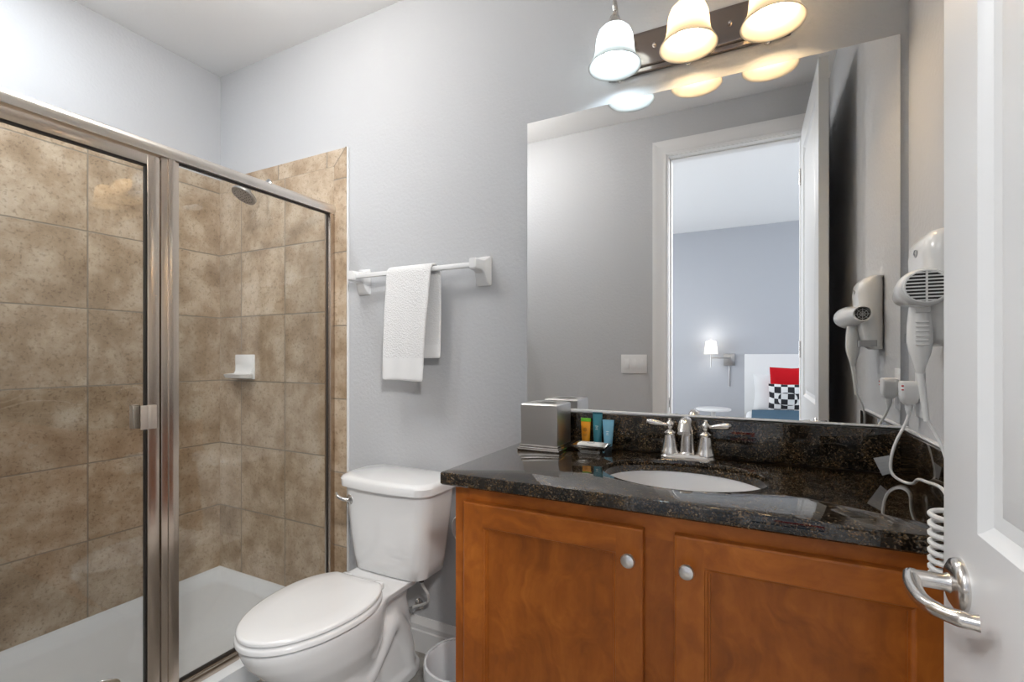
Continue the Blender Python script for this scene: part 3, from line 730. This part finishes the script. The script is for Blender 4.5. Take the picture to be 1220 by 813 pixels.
# faucet
FX, FY = -.179, -.075
t = thing('faucet', 'brushed nickel two handle faucet behind the oval sink', 'faucet', (FX, FY, ZC1))
b = NB()
loft(b, [rrect(FX, FY, ZC1+z, hx, hy, hy*.98, 8) for z, hx, hy in ((0, .081, .029), (.006, .081, .029), (.009, .078, .026), (.014, .077, .025), (.018, .073, .021))])
lathe(b, [(.026, .0), (.025, .016), (.021, .022), (.018, .026)], (FX, FY, ZC1), n=28)
obj('base', b, M_nickel, t)
b = NB()
sp = spline([(FX, FY, ZC1+.015), (FX, FY, ZC1+.05), (FX, FY-.002, ZC1+.085), (FX, FY-.016, ZC1+.109), (FX, FY-.040, ZC1+.116), (FX, FY-.064, ZC1+.108), (FX, FY-.078, ZC1+.086)], 6)
n_ = len(sp); rr = [.0220 - .0060*min(1, i/(n_*.45)) + .003*max(0, (i/n_-.6)/.4) for i in range(n_)]
tube(b, sp, rr, 20); obj('spout', b, M_nickel, t)
for s in (-1, 1):
    hx_ = FX + s*.0508
    b = NB(); lathe(b, [(.028, .014), (.027, .021), (.024, .025), (.0215, .040), (.0165, .066), (.0155, .069), (.0175, .072), (.0175, .076), (.012, .080), (.0065, .084), (.0075, .087), (.0115, .093), (.0125, .099), (.0105, .106), (.006, .110), (.0045, .113), (.0055, .116), (.003, .119), (.0005, .1195)], (hx_, FY, ZC1), n=28)
    h = obj('handle', b, M_nickel, t)
    b = NB(); pts = spline([(hx_+s*.006, FY, ZC1+.099), (hx_+s*.020, FY-.001, ZC1+.100), (hx_+s*.040, FY-.004, ZC1+.103), (hx_+s*.060, FY-.006, ZC1+.105), (hx_+s*.070, FY-.007, ZC1+.105)], 4)
    rr = [.0045, .0048, .005, .0053, .0057, .0064, .0072, .008, .0087, .0092, .0095, .0095, .0092, .0086, .0075, .0058, .0025]
    tube(b, pts, rr, 14); obj('lever', b, M_nickel, h)

# tissue box cover
t = thing('tissue_box_cover', 'square brushed steel tissue box cover at the left end of the granite', 'tissue box', (-.626, -.105, ZC1))
cxx, cyy = -.626, -.105
b = NB(); ang = R(2)
for h0, h1, hw in ((0, .007, .0745), (.007, .012, .071), (.012, .019, .0685)): bx(b, (cxx-hw, cyy-hw, ZC1+h0), (cxx+hw, cyy+hw, ZC1+h1), .0025)
base = obj('base_moulding', b, M_nickel, t)
b = NB(); hw = .0645
loft(b, [rrect(cxx, cyy, ZC1+z, h_, h_, r_, 4) for z, h_, r_ in ((.019, hw, .003), (.148, hw, .003), (.152, hw-.003, .003), (.152, hw-.016, .02))], False)
loft(b, [[Vector((cxx+.042*math.cos(a), cyy+.026*math.sin(a), ZC1+z)) for a in [2*PI*k/40 for k in range(40)]] for z in (.1523, .135)], False)
# ring joining top to slot
top_o = rrect(cxx, cyy, ZC1+.152, hw-.016, hw-.016, .02, 9); nn = len(top_o)
inner = []
for p in top_o:
    a = math.atan2(p.y-cyy, p.x-cxx); inner.append(Vector((cxx+.042*math.cos(a), cyy+.026*math.sin(a), ZC1+.1523)))
loft(b, [top_o, inner], False)
cov = obj('cover', b, M_tissue, t, angle=30)
b = NB(); bx(b, (cxx-.052, cyy-.052, ZC1+.02), (cxx+.052, cyy+.052, ZC1+.125)); obj('tissue_pack', b, M_tp, t, smooth=False)

# soap dish tray with wrapped soap
t = thing('soap_tray', 'small silver rectangular soap tray on the granite beside the tissue cover', 'soap tray', (-.462, -.130, ZC1))
sx_, sy_ = -.462, -.130
b = NB(); loft(b, [rrect(sx_, sy_, ZC1+z, hx, hy, r, 5) for z, hx, hy, r in ((0, .040, .026, .01), (.005, .041, .027, .01), (.007, .036, .022, .01), (.011, .036, .022, .01), (.020, .050, .032, .012), (.027, .058, .038, .012), (.030, .058, .038, .012), (.028, .053, .033, .012), (.018, .043, .026, .01))]); obj('tray', b, M_disht, t, angle=50)
t = thing('wrapped_soap', 'white paper wrapped soap lying in the silver tray', 'soap', (sx_, sy_, ZC1+.018))
b = NB(); bx(b, (sx_-.040, sy_-.022, ZC1+.0185), (sx_+.040, sy_+.022, ZC1+.034), .005, 3); obj('wrapper', b, M_paper, t)
b = NB(); lathe(b, [(.012, 0), (.012, .0004), (.0095, .0004), (.0095, 0)], (sx_, sy_, ZC1+.0340), n=24, cap=False); obj('printed_mark', b, M_ink, t)

# toiletry tubes
def ttube(label, name, x, y, h, w_, mb, mc, mcap, hc, ink, cap_h=.016):
    t = thing(name, label, 'toiletry tube', (x, y, ZC1), 'small toiletry tubes by the tissue cover')
    b = NB(); lathe(b, [(.0115, 0), (.012, .002), (.0118, cap_h), (.0105, cap_h+.001)], (x, y, ZC1), n=24); obj('cap', b, mcap, t)
    b = NB(); rings = []
    for k in range(9):
        f = k/8; z = ZC1+cap_h+.001+(h-hc-cap_h-.001)*f
        a = .0125+(w_/2-.0125)*f**.8; d = .0125*(1-f)**.7+.0012
        rings.append([Vector((x+a*math.cos(q_), y+d*math.sin(q_), z)) for q_ in [2*PI*i/28 for i in range(28)]])
    loft(b, rings); obj('body', b, mb, t, angle=60)
    b = NB(); bx(b, (x-w_/2, y-.0013, ZC1+h-hc), (x+w_/2, y+.0013, ZC1+h), .0005); obj('crimp', b, mc, t)
    b = NB(); zc = ZC1+h*.62; yy = y-.0125*(1-.55)**.7-.0014
    if ink is M_darkor:
        lathe(b, [(.0060, 0), (.0060, .0006), (.0045, .0006), (.0045, 0)], (x, yy-.0006, zc), (0, -1, 0), 20, cap=False); bx(b, (x-.0015, yy-.0012, zc-.003), (x+.0015, yy-.0002, zc+.003))
        bx(b, (x-.007, yy-.0025, zc-.016), (x+.007, yy-.0012, zc-.0145)); bx(b, (x-.005, yy-.0028, zc-.021), (x+.005, yy-.0014, zc-.0197))
    else:
        for k, w2 in ((0, .009), (1, .006), (2, .008)): bx(b, (x-w2/2, yy-.0012-.0007*k, zc-.005*k), (x+w2/2, yy-.0002-.0007*k, zc-.005*k+.0016))
    obj('print', b, ink, t)
ttube('orange toiletry tube with bright green top behind the soap tray', 'toiletry_tube', -.506, -.046, .100, .034, M_orange, M_green, M_green, .012, M_darkor)
ttube('tall dark teal toiletry tube standing between the orange and pale blue ones', 'toiletry_tube', -.466, -.044, .121, .034, M_teal, M_teald, M_dgrey, .006, M_whiteink)
ttube('pale blue toiletry tube standing nearest the faucet', 'toiletry_tube', -.426, -.058, .100, .038, M_lblue, M_lblue, M_dgrey, .005, M_whiteink, .014)

# ------------------------------------------------------------------ mirror
t = thing('wall_mirror', 'large frameless square mirror above the granite backsplash', 'mirror', (-.2, 0, 1.031))
b = NB(); bx(b, (-.742, -.0065, 1.031), (.345, -.0055, 2.067)); obj('silvered_face', b, M_mirror, t, smooth=False)
b = NB(); bx(b, (-.7425, -.0055, 1.0305), (.3455, -.0005, 2.0675)); obj('glass_edge', b, M_mirredge, t, smooth=False)

# ------------------------------------------------------------------ vanity light
t = thing('vanity_light', 'three shade bar light on the wall above the mirror', 'wall lamp', (-.172, 0, 2.2))
b = NB()
for (x0_, x1_, z0_, z1_, y_, bv) in ((-.44, .095, 2.140, 2.272, -.016, .004), (-.432, .087, 2.154, 2.260, -.026, .006)):
    bx(b, (x0_, y_, z0_), (x1_, -.0005, z1_), bv, 3)
obj('back_plate', b, M_plate, t)
SHY = -.118
for i, sx_ in enumerate((-.389, -.172, .045)):
    cool = (i == 0)
    b = NB()
    lathe(b, [(.018, 0), (.018, .003), (.010, .008)], (sx_, -.026, 2.215), (0, -1, 0), 20)
    tube(b, spline([(sx_, -.03, 2.215), (sx_, -.06, 2.225), (sx_, -.085, 2.27), (sx_, -.105, 2.315), (sx_, SHY, 2.325), (sx_, SHY-.004, 2.31), (sx_, SHY, 2.295)], 5), .0065, 12)
    lathe(b, [(.008, .034), (.010, .026), (.015, .022), (.020, .008), (.029, -.006), (.030, -.011), (.020, -.013)], (sx_, SHY, 2.252), n=28)
    obj('arm', b, M_nickel, t)
    b = NB()
    outer = [(.026, 2.243), (.038, 2.239), (.049, 2.228), (.0555, 2.211), (.0585, 2.190), (.060, 2.170), (.063, 2.153), (.070, 2.138), (.079, 2.124), (.081, 2.119)]
    pr = [(r_, z_) for r_, z_ in outer] + [(r_-.0035, z_+.0015) for r_, z_ in outer[::-1]]
    lathe(b, pr, (sx_, SHY, 0), n=48, cap=False); obj('glass_shade', b, M_shade, t, angle=60)
    b = NB(); lathe(b, [(.013, .075), (.014, .055), (.022, .035), (.029, .012), (.029, -.004), (.024, -.018), (.013, -.027), (.001, -.030)], (sx_, SHY, 2.170), n=28)
    obj('bulb', b, M_bulbc if cool else M_bulbw, t)
    b = NB(); lathe(b, [(.004, 0), (.0045, .004), (.009, .007), (.010, .012), (.006, .017), (.001, .018)], (sx_-.01, -.018, 2.1405), (0, 0, -1), 18); obj('finial', b, M_nickel, t)
for xx in (-.285, -.065):
    b = NB(); lathe(b, [(.006, 0), (.006, .004), (.004, .008), (.001, .009)], (xx, -.0265, 2.21), (0, -1, 0), 16); obj('screw_cap', b, M_nickel, t)

# ------------------------------------------------------------------ hair dryer on the right wall
t = thing('hair_dryer_mount', 'white wall mounted hair dryer holder on the right wall', 'hair dryer holder', (XR, -.33, 1.25))
b = NB(); rings = []
for z, dx, y0_, y1_, r_ in ((1.236, .030, -.345, -.275, .012), (1.250, .045, -.375, -.270, .02), (1.300, .056, -.400, -.264, .025), (1.36, .064, -.412, -.263, .03), (1.42, .066, -.415, -.263, .03), (1.447, .063, -.412, -.264, .03), (1.462, .052, -.402, -.270, .025), (1.469, .032, -.385, -.270, .015)):
    rings.append(rrect(XR-.001-dx/2, (y0_+y1_)/2, z, dx/2, (y1_-y0_)/2, r_, 6))
loft(b, rings); obj('housing', b, M_plastic2, t, angle=60)
b = NB(); tube(b, [(.2964, -.345+.012*math.cos(a)*(1-a/14), 1.425+.010*math.sin(a)*(1-a/14)) for a in [k*.5 for k in range(14)]], .0012, 6); obj('logo_mark', b, M_ink, t)
b = NB(); bx(b, (.300, -.300, 1.262), (.340, -.262, 1.2475), .003); obj('vent_slot', b, M_greypl, t)

HX, HZ2 = .283, 1.350
t = thing('hair_dryer', 'white hair dryer with slotted air intake hanging in its wall holder', 'hair dryer', (HX, -.34, 1.35))
b = NB()
# barrel axis along y : intake at -y
prof = [(-.440, .033), (-.437, .0365), (-.427, .0395), (-.405, .040), (-.375, .038), (-.34, .034), (-.30, .030), (-.258, .0255), (-.247, .0245)]
bxc = lambda y: .290 + (y+.44)*.072
tilt = lambda y: (.300 + (y+.34)*(.12), HZ2 - (y+.34)*.10)
rings = []
for y, r_ in prof:
    cx_, cz_ = bxc(y), HZ2-.003 + (-.34-y)*.0
    rings.append([Vector((cx_+r_*math.cos(a)*1.06, y, cz_+r_*math.sin(a)*.92)) for a in [2*PI*k/36 for k in range(36)]])
rings2 = rings + [[Vector((bxc(-.248)+(.0215)*math.cos(a), -.2475, HZ2+.022*math.sin(a))) for a in [2*PI*k/36 for k in range(36)]], [Vector((bxc(-.28)+(.021)*math.cos(a), -.285, HZ2+.021*math.sin(a))) for a in [2*PI*k/36 for k in range(36)]]]
loft(b, rings2); obj('barrel', b, M_plastic2, t, angle=50)
b = NB(); lathe(b, [(.0325, 0), (.0325, .0025), (.001, .0025)], (.290, -.4395, HZ2-.003), (0, -1, 0), 36, sy=.9); gr0 = obj('intake', b, M_black, t)
b = NB()
for k in range(9):
    z = -.026+k*.0065; hw_ = math.sqrt(max(.0325**2-(z/.9)**2, 1e-6))
    bx(b, (.290-hw_, -.4445, HZ2-.003+z-.0013), (.290+hw_, -.4415, HZ2-.003+z+.0013))
bx(b, (.2885, -.4450, HZ2-.033), (.2915, -.4415, HZ2+.027))
lathe(b, [(.0345, .000), (.0345, .0045), (.0320, .0050), (.0315, .000)], (.290, -.4395, HZ2-.003), (0, -1, 0), 36, cap=False, sy=.9)
obj('grille', b, M_plastic2, t)
b = NB(); lathe(b, [(.0205, 0), (.001, 0.0001)], (.303, -.258, HZ2-.003), (0, 1, 0), 28); lathe(b, [(.019, 0), (.019, .001)], (.303, -.257, HZ2-.003), (0, 1, 0), 20); obj('nozzle_screen', b, M_black, t)
b = NB()
for k in range(4):
    a = PI*k/4; d = Vector((math.cos(a), 0, math.sin(a)))*.020; c = Vector((.3035, -.249, HZ2-.003)); tube(b, [c-d, c+d], .0009, 6)
for rr_ in (.007, .014): tube(b, [(.3035+rr_*math.cos(a), -.249, HZ2-.003+rr_*math.sin(a)) for a in [2*PI*k/24 for k in range(25)]], .0009, 6)
obj('nozzle_grid', b, M_greypl, t)
HXh, HYh = .297, -.372
b = NB(); rings = []
for z, a_r, b_r in ((1.330, .014, .016), (1.318, .017, .019), (1.300, .0185, .0205), (1.275, .0205, .0215), (1.245, .021, .021), (1.220, .017, .018), (1.200, .011, .013), (1.185, .0075, .009), (1.18, .006, .007)):
    rings.append([Vector((HXh+a_r*math.cos(q_), HYh+b_r*math.sin(q_), z)) for q_ in [2*PI*i/28 for i in range(28)]])
loft(b, rings); hdl = obj('handle', b, M_plastic2, t, angle=60)
b = NB()
for k in range(6): bx(b, (HXh-.012, HYh-.0232, 1.236+k*.009), (HXh+.010, HYh-.0190, 1.239+k*.009), .001)
bx(b, (HXh-.013, HYh-.0235, 1.300), (HXh+.013, HYh-.012, 1.318), .005)
obj('grip_ridges', b, M_plastic2, hdl)
b = NB(); tube(b, [(HXh, HYh, 1.185), (HXh+.004, HYh, 1.15), (HXh+.008, HYh, 1.11), (HXh+.010, HYh-.002, 1.085)], [.007, .0062, .0055, .0045], 12)
tube(b, spline([(HXh+.010, HYh-.002, 1.09), (.326, -.382, 1.045), (.336, -.41, .985), (.330, -.47, .955), (.300, -.535, .955), (.285, -.560, .950)], 6), .0032, 8)
obj('straight_cord', b, M_cord, t)
b = NB(); pts = []
turns = 8; cc0 = Vector((.277, -.580, .962)); cc1 = Vector((.279, -.572, .845))
for k in range(turns*16+1):
    f = k/(turns*16); a = 2*PI*k/16; c = cc0.lerp(cc1, f) + Vector((0, 0, -.004*math.sin(f*PI)))
    pts.append(c + Vector((.0165*math.cos(a), .0150*math.sin(a), 0)))
pts = [Vector((.285, -.560, .952)), Vector((.293, -.570, .958))] + pts + [cc1+Vector((.030, .000, -.006)), cc1+Vector((.045, -.010, -.020)), cc1+Vector((.050, -.012, -.05)), cc1+Vector((.050, -.012, -.08))]
tube(b, pts, .0044, 8); obj('coiled_cord', b, M_cord, t)

t = thing('power_plug', 'bulky white safety plug with red button in the right wall outlet', 'plug', (XR-.02, -.105, 1.125))
b = NB(); bx(b, (XR-.004, -.140, 1.065), (XR-.0005, -.070, 1.180), .002); bx(b, (XR-.005, -.122, 1.08), (XR-.0035, -.088, 1.165), .001, mi=0)
obj('outlet_plate', b, M_plastic, t)
b = NB(); loft(b, [rrect(XR-.0235, -.105, z, hx, hy, .006, 4) for z, hx, hy in ((1.096, .010, .012), (1.102, .015, .017), (1.112, .0175, .021), (1.140, .018, .023), (1.150, .0175, .022), (1.153, .014, .019))]); obj('body', b, M_plastic, t, angle=40)
b = NB(); bx(b, (XR-.0425, -.1275, 1.140), (XR-.038, -.1235, 1.144), .0008); bx(b, (XR-.0425, -.1275, 1.131), (XR-.038, -.1235, 1.134), .0008); obj('button', b, M_red, t)
b = NB(); lathe(b, [(.009, 0), (.008, .006), (.0085, .008), (.007, .012), (.0075, .014), (.006, .020), (.0045, .026)], (XR-.0235, -.105, 1.097), (0, 0, -1), 16)
tube(b, spline([(XR-.0235, -.105, 1.075), (.334, -.107, 1.05), (.312, -.115, 1.0), (.302, -.118, .955), (.304, -.122, .925), (.320, -.135, .9115), (.332, -.17, .915), (.332, -.215, .935), (.330, -.28, .945), (.335, -.36, .95), (.325, -.45, .930), (.312, -.50, .915)], 7), .0034, 10)
obj('cord', b, M_cord, t)
t = thing('warning_tag', 'clear plastic warning tag on the plug cord above the granite', 'tag', (.295, -.115, .925))
b = NB(); loft(b, [[Vector((.300, -.113, .968)), Vector((.306, -.113, .926)), Vector((.286, -.113, .916)), Vector((.268, -.113, .958))], [Vector((.300, -.1145, .968)), Vector((.306, -.1145, .926)), Vector((.286, -.1145, .916)), Vector((.268, -.1145, .958))]]); obj('sheet', b, M_tag, t, smooth=False)
b = NB()
for k in range(5):
    a0 = Vector((.276+.002*k, -.1150, .954-.008*k)); a1 = Vector((.296+.0013*k, -.1150, .960-.0075*k)); tube(b, [a0, a1], .0007, 5)
obj('printed_lines', b, M_ink, t)

# ------------------------------------------------------------------ light switch on front wall
t = thing('light_switch', 'white wall switch plate beside the doorway casing, seen in the mirror', 'light switch', (-.685, YF, 1.163))
b = NB(); bx(b, (-.685-.082, YF+.0005, 1.163-.060), (-.685+.082, YF+.006, 1.163+.060), .002); obj('plate', b, M_plastic, t)
for dx in (-.046, 0, .046):
    b = NB(); loft(b, [rrect(-.685+dx, 0, 0, .016, .033, .002, 2)]*1 + [rrect(-.685+dx, 0, 0, .0155, .0325, .002, 2)], True)
    for v_ in b.verts: pass
    b.free(); b = NB(); bx(b, (-.685+dx-.0165, YF+.006, 1.163-.033), (-.685+dx+.0165, YF+.0085, 1.163+.033), .001, rot=(R(2.5), 0, 0)); obj('rocker', b, M_plastic, t)

# ------------------------------------------------------------------ bedroom things (seen in the mirror)
t = thing('wall_sconce', 'bedroom swing arm wall lamp with white shade, seen in the mirror', 'wall lamp', (-.26, BY1, 1.17))
b = NB(); bx(b, (-.32, BY1+.001, 1.10), (-.20, BY1+.02, 1.24), .003); bx(b, (-.295, BY1+.02, 1.125), (-.225, BY1+.03, 1.215), .003); obj('wall_plate', b, M_head, t)
b = NB(); tube(b, [(-.26, BY1+.03, 1.19), (-.26, BY1+.10, 1.19)], .007, 8); tube(b, [(-.26, BY1+.10, 1.19), (-.45, BY1+.14, 1.19)], .007, 8); tube(b, [(-.45, BY1+.14, 1.08), (-.45, BY1+.14, 1.25)], .007, 8); tube(b, [(-.26, BY1+.012, 1.10), (-.26, BY1+.012, .86)], .006, 8); obj('arm', b, M_head, t)
b = NB(); lathe(b, [(.075, 0), (.055, .15), (.053, .15), (.073, 0)], (-.45, BY1+.14, 1.235), n=32, cap=False); obj('shade', b, M_fabshade, t)
b = NB(); lathe(b, [(.01, 0), (.018, .02), (.022, .045), (.015, .065), (.001, .072)], (-.45, BY1+.14, 1.255), n=16); obj('bulb', b, emis('sconce_bulb', (1, .93, .82), 22), t)
pl = bpy.data.lights.new('sconce_light', 'POINT'); pl.energy = P_SCONCE; pl.shadow_soft_size = .03; pl.color = (1, .95, .88); po = bpy.data.objects.new('sconce_light', pl); C.objects.link(po); po.location = (-.45, BY1+.14, 1.365)

t = thing('bed', 'white bed with tall white headboard in the bedroom, seen in the mirror', 'bed', (.7, -3.6, 0))
b = NB(); bx(b, (-.10, BY1+.002, 0), (1.5, BY1+.07, 1.235), .01); obj('headboard', b, M_headb, t)
b = NB(); bx(b, (-.04, -4.52, .12), (1.44, -2.65, .34), .02); obj('base', b, M_headb, t)
b = NB(); bx(b, (-.04, -4.52, .34), (1.44, -2.62, .60), .05, 4); obj('mattress', b, M_sheet, t)
b = NB(); bx(b, (-.075, -4.10, .36), (1.475, -2.60, .635), .05, 4); obj('duvet', b, M_sheet, t)
def pillow(name, label, c, s, m, rot, group=None, cat='pillow'):
    bm = NB(); n = 12; top = []; bot = []
    for i in range(n+1):
        rt, rb = [], []
        for j in range(n+1):
            u, v = i/n*2-1, j/n*2-1
            e = (max(0, (1-abs(u)**2.4))*max(0, (1-abs(v)**2.4)))**.55
            pin = 1-.07*(u*u*(1-v*v)+v*v*(1-u*u))*0 - .06*(1-abs(u*v))
            rt.append(Vector((u*s[0]/2*pin, -e*s[1]/2-.002, v*s[2]/2*pin))); rb.append(Vector((u*s[0]/2*pin, e*s[1]/2+.002, v*s[2]/2*pin)))
        top.append(rt); bot.append(rb)
    def grid(g_):
        vv = [[bm.verts.new(p) for p in r_] for r_ in g_]
        for i in range(n):
            for j in range(n): bm.faces.new((vv[i][j], vv[i+1][j], vv[i+1][j+1], vv[i][j+1]))
        return vv
    A = grid(top); Bv = grid(bot)
    edge = [(i, 0) for i in range(n)]+[(n, j) for j in range(n)]+[(i, n) for i in range(n, 0, -1)]+[(0, j) for j in range(n, 0, -1)]
    for k in range(len(edge)):
        a1, a2 = edge[k], edge[(k+1) % len(edge)]
        bm.faces.new((A[a1[0]][a1[1]], A[a2[0]][a2[1]], Bv[a2[0]][a2[1]], Bv[a1[0]][a1[1]]))
    o = obj(name, bm, m, angle=80); o.location = c; o.rotation_euler = rot; tag(o, label, cat, group); return o
pillow('pillow', 'large white bed pillow leaning on the headboard behind the red cushion', (.30, -4.39, .81), (.62, .20, .42), M_sheet, (R(-14), 0, 0))
pillow('cushion', 'bright red square cushion on the bed', (.345, -4.17, .90), (.40, .15, .40), M_redp, (R(-12), 0, 0), cat='cushion')
pillow('cushion', 'black and white checkered cushion in front of the red one', (.300, -3.98, .795), (.34, .13, .28), M_check, (R(-14), 0, 0), cat='cushion')
b = NB(); rings = []
for k in range(13):
    y = -3.75+k*.09
    rings.append([Vector((x, y+.01*math.sin(x*9), .648+.008*math.sin(k*1.7+x*5)+h_)) for x, h_ in ((-.02, 0), (.3, .0), (.8, .0), (1.3, 0), (1.3, .03), (.8, .035), (.3, .035), (-.02, .03))])
loft(b, rings); tag(obj('blanket', b, M_blue, angle=80), 'folded dark blue blanket across the white bed', 'blanket')
t = thing('side_table', 'round white side table below the bedroom wall lamp', 'table', (-.41, -4.25, 0))
b = NB(); lathe(b, [(.175, 0), (.185, .006), (.185, .022), (.175, .028)], (-.41, -4.25, .60), n=40); obj('table_top', b, M_trim, t)
b = NB(); lathe(b, [(.16, 0), (.16, .012), (.03, .03), (.025, .60)], (-.41, -4.25, 0), n=28); obj('pedestal', b, M_trim, t)
